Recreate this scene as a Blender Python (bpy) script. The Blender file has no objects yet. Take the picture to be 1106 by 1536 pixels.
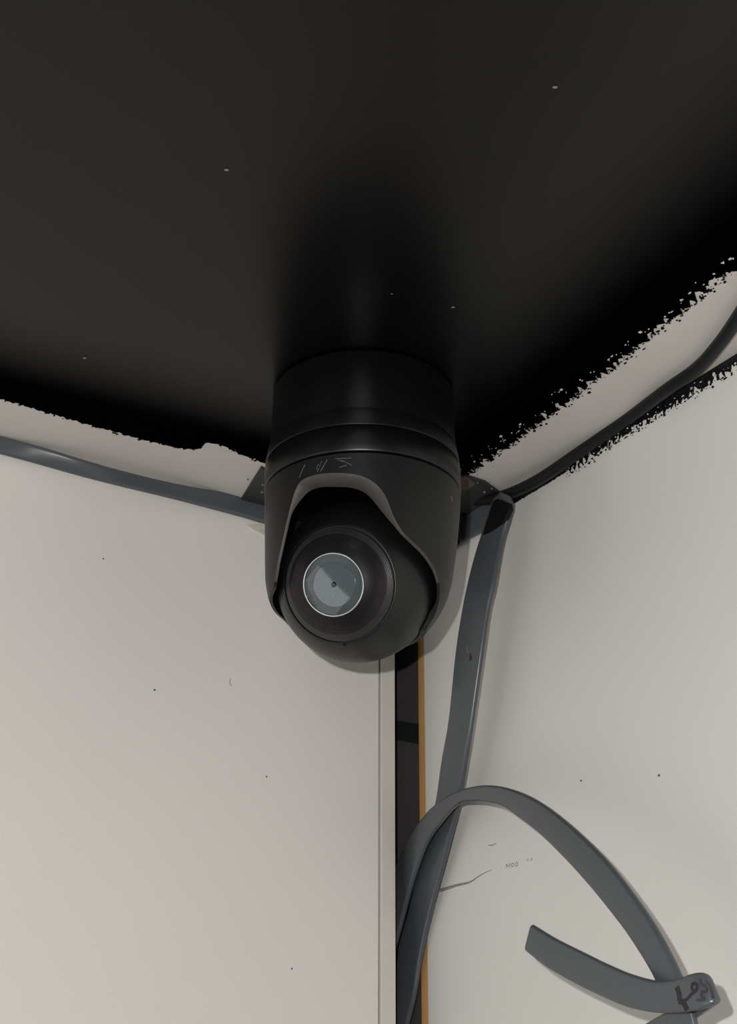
import bpy, bmesh, math, random
from mathutils import Vector, Matrix
random.seed(7)
S = bpy.context.scene
C = S.collection
R = math.radians

# ------------------------------------------------------------------ camera
F_PX, W_PX, H_PX = 2200.0, 1106.0, 1536.0
PITCH, ROLL = R(25.0), R(0.3)
cam_data = bpy.data.cameras.new('camera')
cam_data.sensor_fit = 'VERTICAL'
cam_data.sensor_height = 24.0
cam_data.lens = 24.0 * F_PX / H_PX
cam_data.clip_start = 0.01
cam = bpy.data.objects.new('camera', cam_data)
C.objects.link(cam)
CAM_ROT = Matrix.Rotation(R(90) + PITCH, 3, 'X') @ Matrix.Rotation(ROLL, 3, 'Z')
cam.matrix_world = CAM_ROT.to_4x4()
S.camera = cam

# ------------------------------------------------------------------ light
S.view_settings.view_transform = 'Standard'
S.view_settings.look = 'None'
S.view_settings.gamma = 1.0
S.view_settings.use_curve_mapping = False
S.view_settings.exposure = 0.08

world = bpy.data.worlds.new('world')
world.use_nodes = True
S.world = world
world.node_tree.nodes['Background'].inputs['Color'].default_value = (1.0, 0.965, 0.92, 1)
world.node_tree.nodes['Background'].inputs['Strength'].default_value = 0.06

def lamp(name, kind, loc, energy, color, target=None, **kw):
    d = bpy.data.lights.new(name, kind)
    d.energy = energy
    d.color = color
    for k, v in kw.items():
        setattr(d, k, v)
    o = bpy.data.objects.new(name, d)
    o.location = loc
    if target is not None:
        o.rotation_euler = (Vector(target) - Vector(loc)).to_track_quat('-Z', 'Y').to_euler()
    C.objects.link(o)
    return o

# torch of the phone that took the photograph, just up and left of its lens
lamp('phone_torch', 'POINT', (-0.021, 0.0, 0.020), 6.0, (1.0, 0.97, 0.93), shadow_soft_size=0.0025)
# broad room lamp, low on the left behind the photographer, tilt set for the lens reflection
lens_at = Vector((-0.01, 0.455, 0.186))
edge_at = Vector((-0.95, -0.75, -0.35))
l_dir = (edge_at - lens_at).normalized()
l_h = Vector((-l_dir.y, l_dir.x, 0)).normalized()
l_v = l_dir.cross(l_h).normalized()
l_v = l_v if l_v.z > 0 else -l_v
l_h = l_h if l_h.x > 0 else -l_h
e1, e2 = (l_h * 0.78 - l_v * 1.22).normalized(), (-l_h * 1.22 - l_v * 0.78).normalized()
room = lamp('room_lamp', 'AREA', edge_at + e2 * 0.45, 5.0, (1.0, 0.97, 0.945), shape='RECTANGLE', size=1.2, size_y=0.9)
ez = l_dir
e2x = ez.cross(e1).normalized()
room.matrix_world = Matrix((e1, e2x, ez)).transposed().to_4x4()
room.matrix_world.translation = edge_at + e2 * 0.45
# added fill light behind the camera, no real fixture
lamp('back_fill', 'AREA', (-0.15, -1.5, 0.05), 3.6, (1.0, 0.97, 0.945), target=(0.0, 0.6, 0.0), shape='RECTANGLE', size=0.5, size_y=0.9)

# ------------------------------------------------------------------ places
def ray(px, py):
    v = Vector(((px - W_PX / 2) / F_PX, -(py - H_PX / 2) / F_PX, -1.0))
    return CAM_ROT @ v

def on_plane(px, py, point, normal):
    d = ray(px, py)
    return d * (point.dot(normal) / d.dot(normal))

H_CEIL = 0.2718
UP = Vector((0, 0, 1))
K = on_plane(634, 822, Vector((0, 0, H_CEIL)), UP)          # corner of the room at the ceiling
ANG = R(58.7)
UL = Vector((-math.sin(ANG), -math.cos(ANG), 0))            # along the left wall, away from the corner
UR = Vector((math.cos(ANG), -math.sin(ANG), 0))             # along the right wall, away from the corner
NL, NR = UR.copy(), UL.copy()                               # their normals into the room

def at_left(px, py, off=0.0):
    return on_plane(px, py, K + NL * off, NL)
def at_right(px, py, off=0.0):
    return on_plane(px, py, K + NR * off, NR)
def at_ceil(px, py, off=0.0):
    return on_plane(px, py, Vector((0, 0, H_CEIL - off)), UP)

# ------------------------------------------------------------------ helpers
def obj(name, bm, mat, parent=None, smooth=False, bevel=None):
    me = bpy.data.meshes.new(name)
    bmesh.ops.recalc_face_normals(bm, faces=bm.faces)
    bm.to_mesh(me)
    bm.free()
    me.materials.append(mat)
    if smooth:
        for p in me.polygons:
            p.use_smooth = True
        me.set_sharp_from_angle(angle=R(35))
    o = bpy.data.objects.new(name, me)
    C.objects.link(o)
    if parent:
        o.parent = parent
    if bevel:
        m = o.modifiers.new('bevel', 'BEVEL')
        m.width = bevel
        m.segments = 2
    return o

def tag(o, label=None, cat=None, group=None, kind=None):
    if label: o['label'] = label
    if cat: o['category'] = cat
    if group: o['group'] = group
    if kind: o['kind'] = kind
    return o

def slab(bm, corners, depth):
    """Prism: polygon corners pushed by the vector depth."""
    a = [bm.verts.new(c) for c in corners]
    b = [bm.verts.new(Vector(c) + depth) for c in corners]
    n = len(a)
    bm.faces.new(a)
    bm.faces.new(list(reversed(b)))
    for i in range(n):
        bm.faces.new((a[i], b[i], b[(i + 1) % n], a[(i + 1) % n]))

def spline(pts, sub):
    out = []
    n = len(pts)
    for i in range(n - 1):
        p0, p1, p2, p3 = pts[max(i - 1, 0)], pts[i], pts[i + 1], pts[min(i + 2, n - 1)]
        for k in range(sub):
            t = k / sub
            out.append(0.5 * ((2 * p1) + (p2 - p0) * t + (2 * p0 - 5 * p1 + 4 * p2 - p3) * t * t
                              + (3 * p1 - p0 - 3 * p2 + p3) * t ** 3))
    out.append(pts[-1])
    return out

def ribbon(lefts, rights, thick, sub=6):
    """Flat cable with round edges between two edge lines."""
    L, Rr = spline(lefts, sub), spline(rights, sub)
    bm = bmesh.new()
    rings = []
    n = len(L)
    prev = None
    for i in range(n):
        c = (L[i] + Rr[i]) / 2
        w = Rr[i] - L[i]
        t = ((L[min(i + 1, n - 1)] + Rr[min(i + 1, n - 1)]) - (L[max(i - 1, 0)] + Rr[max(i - 1, 0)])).normalized()
        w = w - t * w.dot(t) * 0.0
        hw = w.length / 2
        wn = w.normalized()
        nn = wn.cross(t).normalized()
        if prev is not None and nn.dot(prev) < 0:
            nn = -nn
        prev = nn
        ht = min(thick / 2, hw)
        ring = []
        for side in (1, -1):
            for k in range(7):
                a = -math.pi / 2 + math.pi * k / 6
                x = side * ((hw - ht) + ht * math.cos(a))
                y = side * ht * math.sin(a)
                ring.append(bm.verts.new(c + wn * x + nn * y))
        rings.append(ring)
    m = len(rings[0])
    for a, b in zip(rings, rings[1:]):
        for k in range(m):
            bm.faces.new((a[k], a[(k + 1) % m], b[(k + 1) % m], b[k]))
    bm.faces.new(rings[0])
    bm.faces.new(list(reversed(rings[-1])))
    return bm

def tube(bm, pts, rad, seg=8):
    rings = []
    n = len(pts)
    for i in range(n):
        t = (pts[min(i + 1, n - 1)] - pts[max(i - 1, 0)]).normalized()
        ref = Vector((0, 0, 1)) if abs(t.z) < 0.9 else Vector((1, 0, 0))
        a = t.cross(ref).normalized()
        b = t.cross(a).normalized()
        r = rad[i] if isinstance(rad, (list, tuple)) else rad
        rings.append([bm.verts.new(pts[i] + a * r * math.cos(2 * math.pi * k / seg)
                                   + b * r * math.sin(2 * math.pi * k / seg)) for k in range(seg)])
    for p, q in zip(rings, rings[1:]):
        for k in range(seg):
            bm.faces.new((p[k], p[(k + 1) % seg], q[(k + 1) % seg], q[k]))
    bm.faces.new(rings[0])
    bm.faces.new(list(reversed(rings[-1])))

def lathe(profile, seg=96, mat4=None):
    """Surface of revolution about local Z: profile = [(r, z), ...]."""
    bm = bmesh.new()
    rings = []
    for r, z in profile:
        if r < 1e-7:
            rings.append([bm.verts.new((0, 0, z))])
        else:
            rings.append([bm.verts.new((r * math.cos(2 * math.pi * k / seg), r * math.sin(2 * math.pi * k / seg), z))
                          for k in range(seg)])
    for a, b in zip(rings, rings[1:]):
        for k in range(seg):
            k2 = (k + 1) % seg
            if len(a) == 1 and len(b) == 1:
                continue
            if len(a) == 1:
                bm.faces.new((a[0], b[k], b[k2]))
            elif len(b) == 1:
                bm.faces.new((a[k], b[0], a[k2]))
            else:
                bm.faces.new((a[k], b[k], b[k2], a[k2]))
    if mat4 is not None:
        bm.transform(mat4)
    return bm

# ------------------------------------------------------------------ materials
def material(name, color, rough=0.5, spec=0.5, metal=0.0, var=0.08, scale=60.0, bump=0.0, bump_scale=900.0, coat=0.0):
    m = bpy.data.materials.new(name)
    m.use_nodes = True
    nt = m.node_tree
    b = nt.nodes['Principled BSDF']
    b.inputs['Roughness'].default_value = rough
    b.inputs['Specular IOR Level'].default_value = spec
    b.inputs['Metallic'].default_value = metal
    b.inputs['Coat Weight'].default_value = coat
    b.inputs['Coat Roughness'].default_value = 0.05
    tc = nt.nodes.new('ShaderNodeTexCoord')
    no = nt.nodes.new('ShaderNodeTexNoise')
    no.inputs['Scale'].default_value = scale
    no.inputs['Detail'].default_value = 5.0
    nt.links.new(tc.outputs['Object'], no.inputs['Vector'])
    mix = nt.nodes.new('ShaderNodeMix')
    mix.data_type = 'RGBA'
    mix.inputs[6].default_value = tuple(c * (1 - var) for c in color) + (1,)
    mix.inputs[7].default_value = tuple(min(1, c * (1 + var)) for c in color) + (1,)
    nt.links.new(no.outputs['Fac'], mix.inputs[0])
    nt.links.new(mix.outputs[2], b.inputs['Base Color'])
    if bump:
        n2 = nt.nodes.new('ShaderNodeTexNoise')
        n2.inputs['Scale'].default_value = bump_scale
        nt.links.new(tc.outputs['Object'], n2.inputs['Vector'])
        bp = nt.nodes.new('ShaderNodeBump')
        bp.inputs['Strength'].default_value = bump
        bp.inputs['Distance'].default_value = 0.0005
        nt.links.new(n2.outputs['Fac'], bp.inputs['Height'])
        nt.links.new(bp.outputs['Normal'], b.inputs['Normal'])
    return m

M = {}
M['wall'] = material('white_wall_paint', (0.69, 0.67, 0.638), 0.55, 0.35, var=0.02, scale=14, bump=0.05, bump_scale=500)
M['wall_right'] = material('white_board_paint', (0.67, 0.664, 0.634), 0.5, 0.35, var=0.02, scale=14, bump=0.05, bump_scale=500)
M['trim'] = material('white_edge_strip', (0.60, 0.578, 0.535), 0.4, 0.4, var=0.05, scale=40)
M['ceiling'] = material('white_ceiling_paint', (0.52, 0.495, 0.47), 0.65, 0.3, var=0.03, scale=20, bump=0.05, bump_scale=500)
M['plastic'] = material('black_satin_plastic', (0.0016, 0.0018, 0.0022), 0.36, 0.38, var=0.1, bump=0.02, bump_scale=4000)
M['shell'] = material('black_matt_plastic', (0.0048, 0.0050, 0.0053), 0.45, 0.42, var=0.1, bump=0.03, bump_scale=4000)
M['rim'] = material('worn_charcoal_edge', (0.044, 0.040, 0.038), 0.55, 0.4, var=0.2, scale=300)
M['ball'] = material('black_ball_plastic', (0.0042, 0.0046, 0.0050), 0.40, 0.45, var=0.1, bump=0.03, bump_scale=4000)
M['groove'] = material('black_grooved_plastic', (0.011, 0.010, 0.0105), 0.33, 0.5, var=0.1)
M['chrome'] = material('polished_metal', (0.62, 0.65, 0.65), 0.3, 0.5, metal=1.0, var=0.03)
M['lens_dark'] = material('smoky_lens_barrel', (0.055, 0.065, 0.067), 0.25, 0.5, var=0.05)
M['lens'] = material('blue_grey_lens', (0.095, 0.117, 0.128), 0.10, 0.6, var=0.05)
M['scratch'] = material('pale_scratch', (0.10, 0.10, 0.10), 0.6, 0.3)
M['hole'] = material('dark_hole', (0.002, 0.002, 0.002), 0.8, 0.1)
M['cable'] = material('grey_flat_cable', (0.066, 0.076, 0.086), 0.31, 0.5, var=0.06, scale=120)
M['cable_dark'] = material('charcoal_cable', (0.0065, 0.0080, 0.0088), 0.42, 0.22, var=0.1, scale=120)
M['flat_black'] = material('matt_black', (0.003, 0.003, 0.004), 0.5, 0.3, var=0.1)
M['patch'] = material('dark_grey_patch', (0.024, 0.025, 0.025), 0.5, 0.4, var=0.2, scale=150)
M['brown'] = material('brown_scuff', (0.10, 0.075, 0.06), 0.7, 0.2, var=0.3, scale=300)
M['black_rough'] = material('dry_black_paint', (0.005, 0.005, 0.006), 0.8, 0.1, var=0.2, scale=300)
M['gap'] = material('dark_gap_board', (0.075, 0.066, 0.070), 0.6, 0.3, var=0.25, scale=45)
M['gap_dark'] = material('black_gap_strip', (0.018, 0.021, 0.024), 0.5, 0.3, var=0.2, scale=45)
M['orange'] = material('orange_wood', (0.56, 0.31, 0.12), 0.6, 0.3, var=0.25, scale=30)
M['ink'] = material('dark_ink', (0.035, 0.026, 0.034), 0.7, 0.2, var=0.2, scale=500)
M['worn_ink'] = material('worn_ink', (0.055, 0.048, 0.056), 0.7, 0.2, var=0.4, scale=600)
M['faint_ink'] = material('faint_ink', (0.26, 0.235, 0.225), 0.8, 0.2, var=0.3, scale=500)
M['speck'] = material('dark_speck', (0.09, 0.08, 0.08), 0.8, 0.2)
M['dust_and_glint'] = material('pale_dust_and_glint', (0.13, 0.125, 0.12), 0.8, 0.2)
M['chip'] = material('bare_plaster', (0.52, 0.50, 0.43), 0.8, 0.2, var=0.25, scale=400)

def lens_glass_material():
    m = bpy.data.materials.new('clear_lens_glass')
    m.use_nodes = True
    nt = m.node_tree
    nt.nodes.clear()
    out = nt.nodes.new('ShaderNodeOutputMaterial')
    tr = nt.nodes.new('ShaderNodeBsdfTransparent')
    tr.inputs['Color'].default_value = (0.93, 0.97, 0.98, 1)
    gl = nt.nodes.new('ShaderNodeBsdfGlossy')
    gl.inputs['Roughness'].default_value = 0.04
    fr = nt.nodes.new('ShaderNodeFresnel')
    fr.inputs['IOR'].default_value = 1.5
    mx = nt.nodes.new('ShaderNodeMixShader')
    nt.links.new(fr.outputs[0], mx.inputs[0])
    nt.links.new(tr.outputs[0], mx.inputs[1])
    nt.links.new(gl.outputs[0], mx.inputs[2])
    nt.links.new(mx.outputs[0], out.inputs['Surface'])
    return m
M['bead'] = material('black_glass', (0.01, 0.012, 0.013), 0.06, 0.6)
M['glass'] = lens_glass_material()

# ------------------------------------------------------------------ the setting
DOWN = 1.25
def wall_pt(u, s, z, off, n):
    p = K + u * s + n * off
    return Vector((p.x, p.y, z))

s592 = (at_left(592.4, 1250) - K).dot(UL)
s568 = (at_left(569.5, 1250) - K).dot(UL)
Z0, Z1 = H_CEIL - DOWN, H_CEIL
LEN = 1.6

bm = bmesh.new()
slab(bm, [wall_pt(UL, s568 + 0.0004, Z0, 0, NL), wall_pt(UL, LEN, Z0, 0, NL), wall_pt(UL, LEN, Z1, 0, NL), wall_pt(UL, s568 + 0.0004, Z1, 0, NL)], -NL * 0.008)
wall_left = tag(obj('wall_left', bm, M['wall'], bevel=0.0003), kind='structure', label='plain white wall board on the left of the corner gap')

bm = bmesh.new()
slab(bm, [wall_pt(UL, s592, Z0, 0.0006, NL), wall_pt(UL, s568 - 0.0004, Z0, 0.0006, NL), wall_pt(UL, s568 - 0.0004, Z1, 0.0006, NL), wall_pt(UL, s592, Z1, 0.0006, NL)], -NL * 0.0086)
trim_1 = tag(obj('trim_1', bm, M['trim'], bevel=0.0004), kind='structure', label='narrow white edge strip beside the dark corner gap')

bm = bmesh.new()
slab(bm, [wall_pt(UR, 0, Z0, 0, NR), wall_pt(UR, LEN, Z0, 0, NR), wall_pt(UR, LEN, Z1, 0, NR), wall_pt(UR, 0, Z1, 0, NR)], -NR * 0.012)
wall_right = tag(obj('wall_right', bm, M['wall_right'], bevel=0.0003), kind='structure', label='plain white wall on the right of the corner gap')

# inside the gap: raw orange edge, then dark board running in behind the left wall board
bm = bmesh.new()
slab(bm, [wall_pt(UR, -0.0049, Z0, -0.0002, NR), wall_pt(UR, -0.0001, Z0, -0.0002, NR), wall_pt(UR, -0.0001, Z1, -0.0002, NR), wall_pt(UR, -0.0049, Z1, -0.0002, NR)], -NR * 0.011)
trim_2 = tag(obj('trim_2', bm, M['orange']), kind='structure', label='thin raw orange wooden edge in the corner gap')
bm = bmesh.new()
slab(bm, [wall_pt(UR, -0.09, Z0, -0.0012, NR), wall_pt(UR, -0.005, Z0, -0.0012, NR), wall_pt(UR, -0.005, Z1, -0.0012, NR), wall_pt(UR, -0.09, Z1, -0.0012, NR)], -NR * 0.01)
trim_3 = tag(obj('trim_3', bm, M['gap']), kind='structure', label='dark board deep inside the corner gap')
# a black strip crossing the dark board
bm = bmesh.new()
slab(bm, [at_right(585, 1079, -0.0006), at_right(628.0, 1086, -0.0006), at_right(628.0, 1116, -0.0006), at_right(585, 1108, -0.0006)], -NR * 0.0006)
obj('band', bm, M['gap_dark'], trim_3)['label'] = 'blackish band across the gap board'
bm = bmesh.new()  # added unseen panel, stops light leaking into the gap from behind
slab(bm, [wall_pt(UL, -0.02, Z0, -0.085, NL), wall_pt(UL, LEN, Z0, -0.085, NL), wall_pt(UL, LEN, Z1, -0.085, NL), wall_pt(UL, -0.02, Z1, -0.085, NL)], -NL * 0.01)
tag(obj('gap_blocker', bm, M['gap']), kind='structure', label='unseen dark panel added to keep light out of the gap')

# ceiling slab
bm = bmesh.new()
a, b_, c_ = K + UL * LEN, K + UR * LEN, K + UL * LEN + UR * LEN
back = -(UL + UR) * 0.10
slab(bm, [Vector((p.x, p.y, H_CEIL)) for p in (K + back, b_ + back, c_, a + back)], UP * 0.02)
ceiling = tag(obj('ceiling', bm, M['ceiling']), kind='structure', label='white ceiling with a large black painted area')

# ---- black paint on the ceiling: thin coat with a frayed edge
def fray(p, q, n, amp, coarse, inward):
    """Jagged line between two points."""
    out = []
    for i in range(n):
        t = i / n
        d = (random.random() - 0.5) * amp + math.sin(t * 37 + p.x * 90) * coarse * 0.5 + (random.random() - 0.5) * coarse
        out.append(p.lerp(q, t) + inward * d + (q - p).normalized() * (random.random() - 0.5) * amp * 0.8)
    return out

left_px = [(-160, 560), (0, 598), (66, 618), (120, 634), (175, 649), (216, 660), (258, 670), (290, 675), (302, 673), (308, 664), (329, 666), (354, 679), (395, 694), (470, 715)]
right_px = [(640, 742), (699, 709), (757, 668), (834, 610), (880, 575), (926, 541), (970, 503), (1011, 472), (1060, 430), (1106, 393), (1250, 280)]
PAINT = 0.0004
lp = [at_ceil(x, y, PAINT) for x, y in left_px]
rp = [at_ceil(x, y, PAINT) for x, y in right_px]
inL, inR = UR.copy(), UL.copy()
def coat(bm, runs, far, push, depth):
    """Paint coat: a fringe of thin teeth along the given lines, a plain field behind them."""
    base, faces = [], []
    for p, q, n, amp, coarse, inward in runs:
        jag = fray(p, q, n, amp, coarse, inward) + [q]
        bas = [p.lerp(q, i / n) + push(p.lerp(q, i / n), inward) for i in range(n + 1)]
        jv = [bm.verts.new(v) for v in jag]
        bv = [bm.verts.new(v) for v in bas]
        for i in range(n):
            faces.append(bm.faces.new((jv[i], jv[i + 1], bv[i + 1], bv[i])))
        base += bas if not base else bas[1:]
    if far:
        faces.append(bm.faces.new([bm.verts.new(v) for v in base + far]))
    ext = bmesh.ops.extrude_face_region(bm, geom=faces)
    for v in ext['geom']:
        if isinstance(v, bmesh.types.BMVert):
            v.co += depth
runs = [(p, q, max(3, int((q - p).length / 0.0009)), 0.0012, 0.0006, inL) for p, q in zip(lp, lp[1:])]
runs += [(lp[-1], rp[0], 8, 0.0, 0.0, (inL + inR) * 0.7)]
runs += [(p, q, max(3, int((q - p).length / 0.0006)), 0.0052, 0.0022, inR) for p, q in zip(rp, rp[1:])]
far = [rp[-1] + UR * 0.9, rp[-1] + UR * 0.9 + UL * 1.3, lp[0] + UL * 1.1 + UR * 1.3, lp[0] + UL * 1.1]
bm = bmesh.new()
coat(bm, runs, far, lambda p, inward: (inL + inR) * 0.006, UP * PAINT)

def black_paint_material():
    """Glossy black whose specular fades out towards the two edges."""
    m = bpy.data.materials.new('black_ceiling_paint')
    m.use_nodes = True
    nt = m.node_tree
    b = nt.nodes['Principled BSDF']
    tc = nt.nodes.new('ShaderNodeTexCoord')
    def dist(point, normal, lo, hi):
        sub = nt.nodes.new('ShaderNodeVectorMath'); sub.operation = 'SUBTRACT'
        sub.inputs[1].default_value = point
        nt.links.new(tc.outputs['Object'], sub.inputs[0])
        dot = nt.nodes.new('ShaderNodeVectorMath'); dot.operation = 'DOT_PRODUCT'
        dot.inputs[1].default_value = normal
        nt.links.new(sub.outputs[0], dot.inputs[0])
        mr = nt.nodes.new('ShaderNodeMapRange'); mr.interpolation_type = 'SMOOTHERSTEP'
        mr.inputs['From Min'].default_value = lo
        mr.inputs['From Max'].default_value = hi
        nt.links.new(dot.outputs['Value'], mr.inputs['Value'])
        return mr.outputs[0]
    dl = (lp[12] - lp[1]).normalized()
    nl_ = Vector((-dl.y, dl.x, 0)); nl_ = nl_ if nl_.dot(UR) > 0 else -nl_
    dr = (rp[9] - rp[1]).normalized()
    nr_ = Vector((-dr.y, dr.x, 0)); nr_ = nr_ if nr_.dot(UL) > 0 else -nr_
    fl = dist(lp[1], nl_, 0.012, 0.075)
    frr = dist(rp[9], nr_, 0.012, 0.085)
    mul = nt.nodes.new('ShaderNodeMath'); mul.operation = 'MULTIPLY'
    nt.links.new(fl, mul.inputs[0]); nt.links.new(frr, mul.inputs[1])
    sp = nt.nodes.new('ShaderNodeMapRange')
    sp.inputs['To Min'].default_value = 0.0
    sp.inputs['To Max'].default_value = 0.32
    nt.links.new(mul.outputs[0], sp.inputs['Value'])
    nt.links.new(sp.outputs[0], b.inputs['Specular IOR Level'])
    no = nt.nodes.new('ShaderNodeTexNoise'); no.inputs['Scale'].default_value = 9
    nt.links.new(tc.outputs['Object'], no.inputs['Vector'])
    rr = nt.nodes.new('ShaderNodeMapRange')
    rr.inputs['To Min'].default_value = 0.24; rr.inputs['To Max'].default_value = 0.34
    nt.links.new(no.outputs['Fac'], rr.inputs['Value'])
    nt.links.new(rr.outputs[0], b.inputs['Roughness'])
    b.inputs['Base Color'].default_value = (0.0009, 0.0008, 0.001, 1)
    return m
M['black_paint'] = black_paint_material()
paint = obj('black_paint', bm, M['black_paint'], ceiling)
paint['label'] = 'black paint coat with frayed edges'

def flakes(name, spots, normal, ua, ub, mat, parent, size):
    bm = bmesh.new()
    for p in spots:
        r = size * random.choice((0.3, 0.5, 0.7, 1.0, 1.5))
        a0 = random.random() * 6
        k = random.randint(3, 5)
        vv = []
        st = random.uniform(0.25, 1.0)
        for i in range(k):
            a = a0 + 2 * math.pi * i / k
            vv.append(p + ua * r * math.cos(a) + ub * r * st * math.sin(a))
        slab(bm, vv, -normal * 0.0003)
    o = obj(name, bm, mat, parent)
    o['kind'] = 'stuff'
    return o

# loose black spatter along the frayed edges, and bare ceiling showing through close to the edge
spots, pale = [], []
for p, q in zip(rp[1:], rp[2:]):
    n = int((q - p).length / 0.00055)
    for i in range(n):
        t = random.random()
        d = abs(random.gauss(0, 1.0))
        spots.append(p.lerp(q, t) - inR * (0.0012 + d * 0.0016))
    for i in range(n // 5):
        t = random.random()
        pale.append(p.lerp(q, t) + inR * (0.0015 + abs(random.gauss(0, 1)) * 0.0022))
for p, q in zip(lp, lp[1:]):
    n = int((q - p).length / 0.003)
    for i in range(n):
        spots.append(p.lerp(q, random.random()) - inL * (0.0006 + abs(random.gauss(0, 1)) * 0.0005))
flakes('paint_spatter', [Vector((p.x, p.y, H_CEIL - 0.0003)) for p in spots], -UP, UR, UL, M['black_rough'], ceiling, 0.00055)
flakes('bare_fleck', [Vector((p.x, p.y, H_CEIL - 0.0007)) for p in pale], -UP, UR, UL, M['ceiling'], ceiling, 0.0005)

# four pale dusty specks on the black ceiling
for x, y, r in ((340, 255, 0.0006), (833, 131, 0.0006), (680, 461, 0.0005), (127, 537, 0.0006), (588, 441, 0.0003)):
    bm = bmesh.new()
    bmesh.ops.create_icosphere(bm, subdivisions=1, radius=r)
    bm.transform(Matrix.Translation(at_ceil(x, y, PAINT + 0.0002)) @ Matrix.Diagonal((1.4, 0.8, 0.6, 1)))
    obj('dust_speck', bm, M['dust_and_glint'], ceiling)

# ---- black brushed line along the top of the right wall
low_px = [(768, 757), (800, 738), (849, 708), (900, 676), (934, 652), (970, 631), (1007, 609), (1046, 582), (1106, 547), (1190, 492), (1300, 420)]
lo = [at_right(x, y, 0.0003) for x, y in low_px]
runs = []
for i, (p, q) in enumerate(zip(lo, lo[1:])):
    runs.append((p, q, max(3, int((q - p).length / 0.0006)), 0.0006 if i < 2 else 0.0032, 0.0008 if i > 1 else 0.0002, UP))
bm = bmesh.new()
coat(bm, runs, None, lambda p, inward: UP * (H_CEIL - 0.00005 - p.z), -NR * 0.0003)
obj('paint_line', bm, M['cable_dark'], wall_right)['label'] = 'rough black paint line along the top of the wall'
spots, pale = [], []
for i, (p, q) in enumerate(zip(lo[2:], lo[3:])):
    n = int((q - p).length / 0.0006)
    for k in range(n):
        spots.append(p.lerp(q, random.random()) - UP * (0.001 + abs(random.gauss(0, 1)) * 0.0010))
    for k in range(n // 3):
        pale.append(p.lerp(q, random.random()) + UP * abs(random.gauss(0, 1)) * 0.0016 + NR * 0.0003)
flakes('paint_spatter', spots, NR, UR, UP, M['cable_dark'], wall_right, 0.00045)
flakes('bare_fleck', pale, NR, UR, UP, M['wall_right'], wall_right, 0.00045)

# ---- specks and marks on the walls
def dot(px, py, r, place, wall, n, name='speck'):
    bm = bmesh.new()
    bmesh.ops.create_icosphere(bm, subdivisions=1, radius=r)
    bm.transform(Matrix.Translation(place(px, py, 0.0001)))
    return obj(name, bm, M['speck'], wall)
for x, y, r in ((155, 838, 0.00035), (232, 1035, 0.00045), (400, 1165, 0.0004), (438, 1453, 0.0004)):
    dot(x, y, r, at_left, wall_left, NL)
for x, y, r in ((872, 1171, 0.0004), (989, 1163, 0.0005)):
    dot(x, y, r, at_right, wall_right, NR)

def strokes(name, lines, place, off, rad, mat, parent, flat=0.3):
    bm = bmesh.new()
    for ln in lines:
        pts = [place(x, y, off) for x, y in ln]
        if len(pts) > 2:
            pts = spline(pts, 4)
        tube(bm, pts, rad, 6)
    n = NL if place is at_left else NR
    for v in bm.verts:
        d = (v.co - K).dot(n) - off
        v.co -= n * d * (1 - flat)
    return obj(name, bm, mat, parent)
strokes('scuff', [[(346, 1018), (345, 1024), (347, 1029)]], at_left, 0.0, 0.00018, M['faint_ink'], wall_left)
bm = bmesh.new()
pts = spline([at_right(x, y, 0.0) for x, y in ((662, 1335.5), (674, 1332), (686, 1328), (700, 1325), (708, 1322), (718, 1315), (728, 1309), (738, 1305))], 3)
n = len(pts)
tube(bm, pts, [0.0007 * (1 - i / n) ** 1.2 + 0.00008 for i in range(n)], 6)
obj('scratch', bm, M['faint_ink'], wall_right)['label'] = 'thin dark scratch'
strokes('scuff', [[(733, 1268), (738, 1268), (741, 1267), (744.5, 1265)]], at_right, 0.0, 0.00022, M['faint_ink'], wall_right)
o = strokes('lettering', [[(759.5, 1302), (759.8, 1296)], [(759.8, 1296), (762.5, 1300.5)], [(762.5, 1300.5), (765, 1295)], [(765, 1295), (765.6, 1301)],
                          [(768, 1299.5), (767.5, 1296.5), (770, 1294.8), (771.5, 1297.5), (769.5, 1299.8), (768, 1299.5)],
                          [(774, 1299), (773.4, 1295.5), (775.8, 1293.2), (777.3, 1296), (775.8, 1298.8), (774, 1299)]],
            at_right, 0.0, 0.00014, M['speck'], wall_right)
o['label'] = 'tiny smudged dark lettering'
strokes('lettering', [[(791.5, 1292), (790.8, 1289.5), (793, 1288.5), (794.3, 1291), (795, 1291.5)], [(798.5, 1287.3), (796.6, 1288.6), (798.8, 1290), (797, 1291.2)]],
        at_right, 0.0, 0.00013, M['faint_ink'], wall_right)

# chipped plaster under the left cable, against the camera body
bm = bmesh.new()
slab(bm, [at_left(371, 787, 0.0006), at_left(386, 797, 0.0006), at_left(399, 803, 0.0006), at_left(410, 812, 0.0006), at_left(410, 790, 0.0006), at_left(390, 786, 0.0006)], -NL * 0.0006)
obj('plaster_chip', bm, M['chip'], wall_left)['label'] = 'chipped patch of bare plaster'
bm = bmesh.new()
bmesh.ops.create_icosphere(bm, subdivisions=2, radius=0.0009)
bm.transform(Matrix.Translation(at_left(399.5, 800, 0.0004)))
obj('nail_hole', bm, M['hole'], wall_left)

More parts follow.
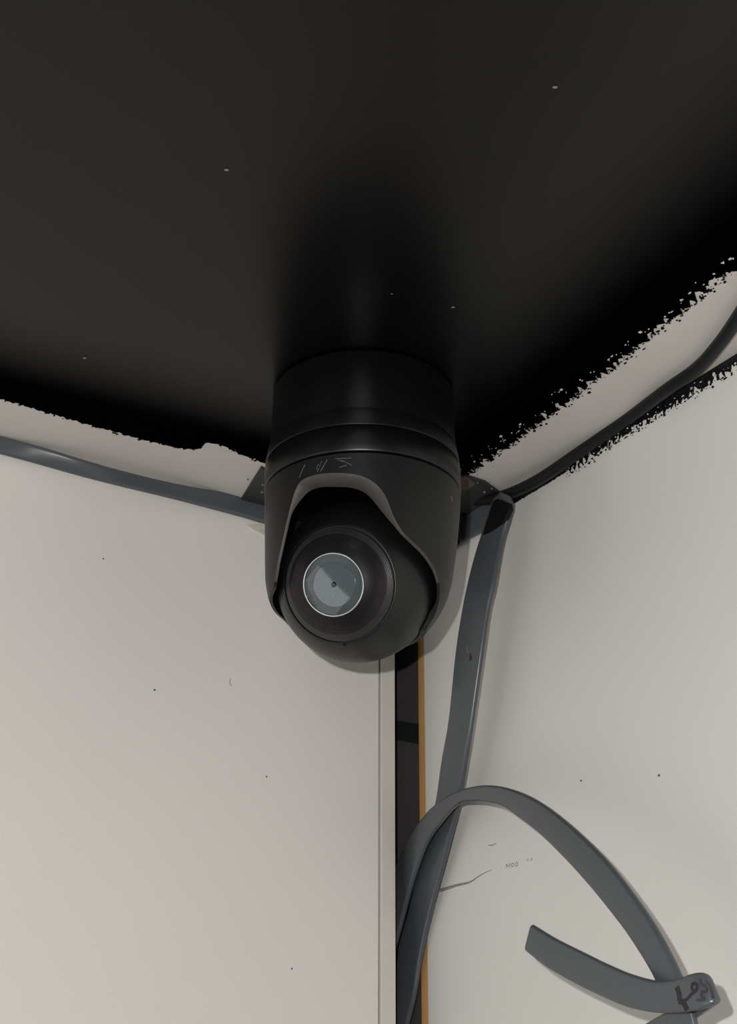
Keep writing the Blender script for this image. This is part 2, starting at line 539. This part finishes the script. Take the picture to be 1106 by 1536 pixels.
# ------------------------------------------------------------------ patch in the ceiling corner
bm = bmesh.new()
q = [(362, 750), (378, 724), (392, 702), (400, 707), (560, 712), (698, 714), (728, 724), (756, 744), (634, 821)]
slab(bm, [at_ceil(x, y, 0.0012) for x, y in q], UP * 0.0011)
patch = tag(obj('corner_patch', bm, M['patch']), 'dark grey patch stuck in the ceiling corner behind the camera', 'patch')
bm = bmesh.new()
slab(bm, [at_ceil(x, y, 0.0016) for x, y in ((690, 717), (699, 715), (714, 726), (697, 737), (688, 735))], UP * 0.0004)
obj('brown_stain', bm, M['brown'], patch)['label'] = 'worn brown stain'
for x, y, r in ((394, 727, .0006), (393, 738, .0007), (372, 719, .0005), (727, 738, .0007), (738, 733, .0005), (717, 724, .0004)):
    bm = bmesh.new()
    bmesh.ops.create_icosphere(bm, subdivisions=1, radius=r)
    bm.transform(Matrix.Translation(at_ceil(x, y, 0.0014)))
    obj('fleck', bm, M['dust_and_glint'], patch)

# ------------------------------------------------------------------ security camera
AX = Vector((-0.0022, 0.4786, 0.0))                       # axis of the mount
def axis_pt(px, py):
    """Point on the mount axis plane seen at a pixel."""
    return on_plane(px, py, AX, Vector((0, 1, 0)))
BC = axis_pt(536, 873)                                    # centre of the eye ball
ZC = BC.z
RB = 0.0284
root = bpy.data.objects.new('security_camera', None)
root.location = (AX.x, AX.y, H_CEIL)
C.objects.link(root)
tag(root, 'black ceiling security camera with a round lens eye hanging in the corner', 'security camera')
bpy.context.view_layer.update()
TO_ROOT = Matrix.Translation(-Vector(root.location))
def part(name, bm, mat, parent=root, label=None, smooth=True):
    """Mesh given in world space, stored relative to the camera's root."""
    bm.transform(TO_ROOT)
    o = obj(name, bm, mat, parent, smooth)
    if label: o['label'] = label
    return o
MAX = Matrix.Translation(Vector((AX.x, AX.y, 0)))
Z_A, Z_B, Z_C = 0.2473, 0.2399, 0.2296                    # seams, top to bottom
zt = H_CEIL - 0.0005
base = part('mounting_base', lathe([(0, zt), (0.0325, zt), (0.0333, zt - 0.0006), (0.0336, zt - 0.0012), (0.0340, Z_A + 0.0012), (0.0340, Z_A), (0, Z_A)], 128, MAX), M['plastic'])
part('upper_collar', lathe([(0, Z_A), (0.0340, Z_A), (0.0345, Z_A - 0.0003), (0.0355, Z_B + 0.0008), (0.0353, Z_B + 0.0002), (0.0346, Z_B), (0, Z_B)], 128, MAX), M['plastic'])
part('pan_ring', lathe([(0, Z_B), (0.0346, Z_B), (0.0353, Z_B - 0.0003), (0.0356, Z_B - 0.0008), (0.0357, Z_C + 0.0008), (0.0354, Z_C + 0.0003), (0.0347, Z_C), (0, Z_C)], 128, MAX), M['plastic'])

PROF = [(0.0336, 0.0352), (0.0332, 0.0355), (0.026, 0.0351), (0.016, 0.0344), (0.008, 0.0337), (0.0, 0.0329), (-0.006, 0.0315), (-0.010, 0.0297), (-0.014, 0.0272), (-0.018, 0.0242)]
DX = BC.x - AX.x
def ss(x, lo_, hi_):
    t = min(1, max(0, (x - lo_) / (hi_ - lo_)))
    return t * t * (3 - 2 * t)
def cx(h):
    """The hood leans over towards the middle of the ball."""
    return AX.x + DX * (1 - ss(h, -0.018, 0.030))
def prof(h):
    if h >= PROF[0][0]: return PROF[0][1]
    for (h0, r0), (h1, r1) in zip(PROF, PROF[1:]):
        if h >= h1:
            return r1 + (r0 - r1) * (h - h1) / (h0 - h1)
    return PROF[-1][1]
def hit_shell(px, py):
    d = ray(px, py)
    t = 0.40
    while t < 0.56:
        p = d * t
        h = p.z - ZC
        if -0.019 < h < 0.05 and math.hypot(p.x - cx(h), p.y - AX.y) <= prof(h):
            return math.degrees(math.atan2(p.x - cx(h), -(p.y - AX.y))), h
        t += 0.0001
    return None
arch_px = [(412, 880), (416, 850), (421, 826), (427, 798), (434, 767), (444, 731), (453, 720), (464, 715), (480, 711), (500, 709.5), (520, 710), (540, 713), (556, 720), (570, 731), (581, 748), (590, 775), (603, 798), (619, 813), (634, 827), (644, 840), (653, 854), (658, 870), (660, 886), (659, 900), (655, 915), (650, 928)]
arch = [hit_shell(x, y) for x, y in arch_px]
arch = sorted(a for a in arch if a)
A0, A1 = arch[0][0] - 3, arch[-1][0] + 3
def bottom(az):
    if az <= A0 - 80 or az >= A1: return -0.018
    pts = [(A0 - 80, -0.018), (A0 - 50, arch[0][1] - 0.002)] + arch + [(A1, -0.018)]
    for (a0, h0), (a1, h1) in zip(pts, pts[1:]):
        if a0 <= az <= a1:
            t = (az - a0) / max(a1 - a0, 1e-6)
            return h0 + (h1 - h0) * t
    return -0.018
azs = [-180 + 1.0 * i for i in range(360)]
bots = [bottom(a) for a in azs]
for _ in range(5):
    bots = [(bots[i - 1] + 2 * bots[i] + bots[(i + 1) % 360]) / 4 for i in range(360)]
def edge_t(az, hb):
    """Wall thickness shown at the opening: full at the brow, thin down the sides, closing on the ball at the bottom."""
    k = ss(az, -32, 2)
    t = ss(hb, 0.014 - 0.009 * k, 0.030 - 0.009 * k)
    return 0.0008 + 0.0038 * t + 0.0032 * (1 - ss(hb, -0.0175, -0.010))
def thick(h, t=0.0044, az=0.0):
    rb = math.sqrt(max(RB * RB - h * h, 0)) + (BC.x - cx(h)) * math.sin(R(az)) + 0.0006
    return max(0.0006, min(t, prof(h) - rb))
def cyl(az, r, h):
    a = R(az)
    return Vector((cx(h) + r * math.sin(a), AX.y - r * math.cos(a), ZC + h))
ROWS = 26
bm = bmesh.new()
outer, inner = [], []
hs_top = 0.0336
for az, hb in zip(azs, bots):
    col = []
    for j in range(ROWS + 1):
        if j < 3:
            h = hs_top - 0.0004 * j
            r = 0.0346 + 0.0009 * (j / 2) ** 0.6
        else:
            h = (hs_top - 0.0008) + (hb - hs_top + 0.0008) * (j - 2) / (ROWS - 2)
            r = prof(h)
        col.append(bm.verts.new(cyl(az, r, h)))
    outer.append(col)
    coli = []
    for j in range(9):
        hi = hb - 0.0002 * min(edge_t(az, hb), 0.003) / 0.001
        h = hi + (hs_top + 0.0004 - hi) * j / 8
        coli.append(bm.verts.new(cyl(az, prof(h) - thick(h, edge_t(az, hb), az) - 0.00015, h)))
    inner.append(coli)
for i in range(360):
    k = (i + 1) % 360
    for j in range(ROWS):
        bm.faces.new((outer[i][j], outer[i][j + 1], outer[k][j + 1], outer[k][j]))
    for j in range(8):
        bm.faces.new((inner[i][j], inner[i][j + 1], inner[k][j + 1], inner[k][j]))
    bm.faces.new((outer[i][-1], inner[i][0], inner[k][0], outer[k][-1]))
    bm.faces.new((outer[i][0], outer[k][0], inner[k][-1], inner[i][-1]))
shell = part('shell', bm, M['shell'], label='helmet shaped hood open at the front')
# chamfered lip round the front opening, a separate lighter face just proud of the shell edge
bm = bmesh.new()
prev = None
for i, az in enumerate(azs):
    if not (arch[0][0] - 1 <= az <= arch[-1][0] + 1):
        continue
    hb = bots[i]
    if hb < -0.006:
        prev = None
        continue
    sl = max(-2.5, min(2.5, (bots[(i + 4) % 360] - bots[i - 4]) / (8 * R(1.0) * 0.035)))
    ro = prof(hb)
    dn = 1.0 / math.sqrt(1 + sl * sl)
    vals = []
    for f in (0.0, 0.12, 0.3, 0.55, 0.8, 1.0):
        k_ = edge_t(az, hb) / 0.0046
        h = hb - 0.0028 * (f ** 0.8) * dn * k_ - 0.00003
        a2 = az + math.degrees(0.0028 * f * sl * dn * k_ / 0.035)
        th = thick(hb, edge_t(az, hb), az) + 0.0006 * k_
        r = ro - th * (1 - math.sqrt(max(0, 1 - f * f))) * 0.55 - th * f * 0.45 + 0.00006
        vals.append(cyl(a2, r, h))
    inn = cyl(az, ro - thick(hb, edge_t(az, hb), az) - 0.0001, hb + 0.0004)
    ring = [bm.verts.new(v) for v in vals] + [bm.verts.new(inn)]
    if prev:
        for k in range(len(ring) - 1):
            bm.faces.new((prev[k], ring[k], ring[k + 1], prev[k + 1]))
    prev = ring
part('hood_lip', bm, M['rim'], shell, label='greyer rounded lip of the hood opening')
# scratches over the opening
bm = bmesh.new()
def on_shell(px, py):
    az, h = hit_shell(px, py)
    return cyl(az, prof(h) + 0.00002, h)
for ln in (((449, 717), (457, 698)), ((455, 703), (458, 697)), ((476, 708), (483, 692)), ((481, 707), (491, 690)), ((475, 704), (478, 696)), ((503, 688), (527, 687)),
           ((512, 690), (528, 698)), ((509, 701), (520, 698)), ((517, 693), (507, 690))):
    (x0, y0), (x1, y1) = ln
    tube(bm, [on_shell(x0 + (x1 - x0) * k / 6, y0 + (y1 - y0) * k / 6) for k in range(7)], 0.00012, 5)
part('scratch', bm, M['scratch'], shell, label='pale scratches above the opening')
bm = bmesh.new()
tube(bm, [on_shell(676.5, 744), on_shell(677.5, 748), on_shell(678.5, 752)], 0.0002, 6)
part('scratch', bm, M['dust_and_glint'], shell)

# eye ball with its front
VIEW = BC.normalized()
rt = Vector((1, 0, 0))
upv = rt.cross(VIEW).normalized()
NE = (-VIEW * 0.953 + rt * (-0.30) + upv * (-0.035)).normalized()
ZA = NE
XA = ZA.cross(UP).normalized()
YA = ZA.cross(XA).normalized()
ME = Matrix((XA, YA, ZA)).transposed().to_4x4()
ME.translation = BC
RD = 0.0200
a_cut = math.asin(RD / RB)
pr = []
for i in range(49):
    a = math.pi - (math.pi - a_cut) * i / 48
    pr.append((RB * math.sin(a) if i else 0.0, RB * math.cos(a)))
hd = RB * math.cos(a_cut)
pr += [(RD - 0.0002, hd + 0.00005), (RD - 0.0004, hd - 0.0008), (0, hd - 0.0008)]
ball = part('eye_ball', lathe(pr, 128, ME), M['ball'], label='glossy black eye ball')
# grooved cone between the ball edge and the lens
pr = [(RD - 0.0006, hd - 0.0007), (RD - 0.0007, hd + 0.0002)]
r0, h0, r1, h1 = RD - 0.0009, hd + 0.0004, 0.0109, RB * 0.930
NG = 22
for i in range(NG):
    t = i / NG
    t2 = (i + 0.55) / NG
    bul = lambda t: 0.0007 * math.sin(math.pi * t)
    dep = 0.00016 if t > 0.22 else 0.0
    pr.append((r0 + (r1 - r0) * t, h0 + (h1 - h0) * t + bul(t)))
    pr.append((r0 + (r1 - r0) * t2, h0 + (h1 - h0) * t2 + bul(t2)))
    pr.append((r0 + (r1 - r0) * (t2 + 0.01), h0 + (h1 - h0) * t2 + bul(t2) - dep))
    pr.append((r0 + (r1 - r0) * (t + 0.99 / NG), h0 + (h1 - h0) * (t + 0.95 / NG) + bul(t) - dep))
pr += [(r1, h1), (0.0106, h1), (0.0104, h1 - 0.0016), (0, h1 - 0.0016)]
part('front_cone', lathe(pr, 128, ME), M['groove'], ball, label='black cone with fine concentric grooves')
# chrome ring
bm = bmesh.new()
ringpts = []
for i in range(96):
    a = 2 * math.pi * i / 96
    ringpts.append([bm.verts.new(((0.0105 + 0.00028 * math.cos(b)) * math.cos(a), (0.0105 + 0.00028 * math.cos(b)) * math.sin(a), h1 + 0.0001 + 0.00028 * math.sin(b)))
                    for b in [2 * math.pi * k / 10 for k in range(10)]])
for i in range(96):
    for k in range(10):
        bm.faces.new((ringpts[i][k], ringpts[(i + 1) % 96][k], ringpts[(i + 1) % 96][(k + 1) % 10], ringpts[i][(k + 1) % 10]))
bm.transform(ME)
part('chrome_ring', bm, M['chrome'], ball, label='thin bright chrome ring')
def dome(r, rise, zb, n=12):
    cr = (r * r + rise * rise) / (2 * rise)
    am = math.asin(min(1, r / cr))
    return [(cr * math.sin(am * (1 - i / n)) if i < n else 0.0, zb + cr * math.cos(am * (1 - i / n)) - (cr - rise)) for i in range(n + 1)]
part('lens_barrel', lathe([(0.0103, h1 - 0.0014), (0.0103, h1 - 0.0006), (0.0076, h1 - 0.0009), (0.0076, h1 - 0.0013), (0, h1 - 0.0013)], 96, ME), M['lens_dark'], ball, label='smoky ring inside the lens')
part('lens_element', lathe([(0.0074, h1 - 0.0013)] + dome(0.0074, 0.0006, h1 - 0.0010), 96, ME), M['lens'], ball, label='blue grey glass element')
part('glint_bead', lathe([(0.0010, h1 - 0.0006)] + dome(0.0010, 0.0006, h1 - 0.0005), 32, ME), M['bead'], ball, label='small glassy bead added to catch a glint')  # added bead, shaped to catch a glint at the lens centre
part('lens_cover', lathe(dome(0.0103, 0.0012, h1), 96, ME), M['glass'], ball, label='clear domed lens cover')
# microphone hole low on the ball
d = ray(517, 967)
bq = d.dot(BC); cq = BC.dot(BC) - RB * RB
p = d * ((bq - math.sqrt(bq * bq - d.dot(d) * cq)) / d.dot(d))
nrm = (p - BC).normalized()
mt = nrm.to_track_quat('Z', 'Y').to_matrix().to_4x4()
mt.translation = p
part('microphone_hole', lathe([(0.0, 0.00002), (0.0004, 0.00004), (0.0006, 0.00004), (0.00065, 0.0)], 20, mt), M['hole'], ball)

# ------------------------------------------------------------------ cables
def cable(name, stations, place, thick_, mat, label, group=None, sub=6):
    Ls, Rs = [], []
    for s in stations:
        pl = s[5] if len(s) > 5 else place
        oL, oR = s[4] if isinstance(s[4], tuple) else (s[4], s[4])
        Ls.append(pl(s[0], s[1], oL))
        Rs.append(pl(s[2], s[3], oR))
    return tag(obj(name, ribbon(Ls, Rs, thick_, sub), mat, smooth=True), label, 'cable', group)

cable('flat_cable', [
    (-120, 622, -120, 650, .0030), (0, 654, 0, 681, (.0040, .0026)), (66, 671.5, 66, 699, (.0070, .0032)), (120, 688, 120, 714, (.0098, .0058)), (179, 705, 179, 729, (.0095, .0068)), (266, 726, 266, 750, (.0062, .0048)),
    (358, 743, 358, 774, .0030), (399, 752, 399, 786, .0030), (520, 782, 520, 820, .0030), (612, 806, 612, 843, .0030),
    (650, 806, 645, 848, .0036, at_right), (691, 761, 690, 816, .0036, at_right), (735, 753, 735, 791, .0036, at_right), (756, 749, 756, 771, .0030, at_right)],
    at_left, 0.0026, M['cable'], 'flat grey cable running along the top of the left wall into the corner')

bm = bmesh.new()
path = [at_right(640, 790, .0075), at_right(692, 754, .0080), at_right(742, 747.5, .0070), at_right(800, 724, .0045), at_right(870, 678, .0035), at_right(940, 630, .0030)]
path += [at_ceil(1000, 585, .0032), at_ceil(1044, 554, .0030), at_ceil(1075, 521, .0030), at_ceil(1106, 478, .0030), at_ceil(1150, 405, .0030), at_ceil(1200, 320, .0030)]
tube(bm, spline(path, 8), 0.0024, 14)
tag(obj('round_cable', bm, M['cable_dark'], smooth=True), 'dark round cable under the ceiling edge, leaving the wall at upper right', 'cable')

bm = bmesh.new()
slab(bm, [at_right(686, 741, .0085), at_right(696, 739, .0085), at_right(687.5, 815, .0085), at_right(678, 822, .0085)], -NR * 0.0012)
tag(obj('cable_clip', bm, M['flat_black'], bevel=0.0004), 'slim black upright clip holding the grey cable behind the camera', 'clip')

drop = cable('flat_cable', [
    (752, 741, 768, 747, .0085), (741, 752, 770, 757, .0100), (733, 776, 764, 780, .0105), (724, 803, 756, 806, .0115), (713, 839, 748.5, 842, .0135),
    (704, 875, 742, 878, .015), (696, 914, 733, 917, .016), (686, 979, 723.5, 984, .0165), (675.5, 1080, 709.5, 1083, .0155), (665, 1140, 700, 1144, .014),
    (656, 1202, 690, 1206, .0105), (645, 1245, 679, 1250, .0075), (632, 1290, 667, 1297, .0055), (617, 1357, 649, 1364, .004), (602, 1425, 634, 1430, .003), (586, 1490, 622, 1500, .003), (568, 1560, 604, 1570, .003)],
    at_right, 0.0026, M['cable'], 'flat grey cable hanging straight down the right wall from the ceiling corner')
strokes('mark', [[(707, 979), (705.5, 984), (707.5, 987), (704, 990)]], at_right, .0178, 0.0005, M['ink'], drop, 0.5)['label'] = 'small dark nick'
strokes('mark', [[(701.5, 968), (701, 976), (703, 981)], [(708.5, 975), (706, 981)]], at_right, .0178, 0.0005, M['dust_and_glint'], drop, 0.5)['label'] = 'painted highlight beside the dark mark'  # pale strokes paint the cable's highlight around the dark mark

tw = bmesh.new()  # black slab laid over the top of the hanging cable
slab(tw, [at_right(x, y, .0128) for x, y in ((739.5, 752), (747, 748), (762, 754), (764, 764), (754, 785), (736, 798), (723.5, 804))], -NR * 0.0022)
obj('dark_piece', tw, M['flat_black'], drop)['label'] = 'black piece over the cable top'

cable('flat_cable', [
    (560, 1425, 566, 1530, .004), (575, 1362, 586, 1450, .0055), (593, 1308, 605, 1378, .0072), (614, 1261, 620, 1322, .0098), (636, 1227, 640, 1268, .0132),
    (656, 1206, 662, 1235, .0172), (688, 1187, 688, 1207, .020), (713, 1179.5, 712, 1202.5, .025), (739, 1178, 733, 1203.5, .0295), (767, 1183, 756, 1210, .0338),
    (800, 1196, 782, 1228, .038), (834, 1218, 810, 1250, .0415), (872, 1250, 845, 1284, .045), (911, 1289, 880, 1322, .048), (949, 1337, 914, 1363, .050),
    (988, 1395, 950, 1411, .051), (1023, 1464, 986, 1472, .051), (1042, 1520, 1002, 1526, .050), (1056, 1580, 1014, 1586, .049)],
    at_right, 0.0026, M['cable'], 'flat grey cable looping out of the dark gap in a wide arch')

end = cable('flat_cable', [
    (801, 1387, 791, 1427, .055), (834, 1407, 822, 1451, .0555), (872, 1426, 860, 1473, .056), (911, 1445, 900, 1493, .0565), (949, 1461, 943, 1511, .057),
    (988, 1471, 985, 1519, .057), (1018, 1468, 1020, 1519, .057), (1041, 1460, 1050, 1515, .057), (1056, 1460, 1073, 1508, .0555), (1062, 1472, 1077, 1506, .053),
    (1052, 1486, 1066, 1514, .0505), (1020, 1508, 1052, 1524, .0485), (985, 1526, 1044, 1532, .047), (962, 1545, 1040, 1552, .046), (950, 1590, 1036, 1600, .046)],
    at_right, 0.0024, M['cable'], 'short cut end of flat grey cable with dark handwriting at its fold')
def ln(*p):
    return [(940 + x / 6.663, 1420 + y / 6.663) for x, y in p]
strokes('handwriting', [ln((505, 405), (525, 470), (535, 545)), ln((525, 545), (570, 560), (605, 630))], at_right, .0583, 0.0009, M['ink'], end)['label'] = 'bold dark pen stroke'
strokes('handwriting', [ln((525, 545), (600, 530), (655, 470), (690, 440)), ln((690, 365), (660, 375), (655, 425), (690, 440), (705, 400), (690, 365))],
        at_right, .0583, 0.0005, M['ink'], end)['label'] = 'dark handwritten letters'
strokes('handwriting', [ln((735, 320), (745, 370), (785, 395), (800, 440), (755, 450), (745, 495), (780, 520), (700, 535)), ln((795, 345), (840, 400), (865, 510))],
        at_right, .0583, 0.0004, M['worn_ink'], end)['label'] = 'faded handwritten letters'
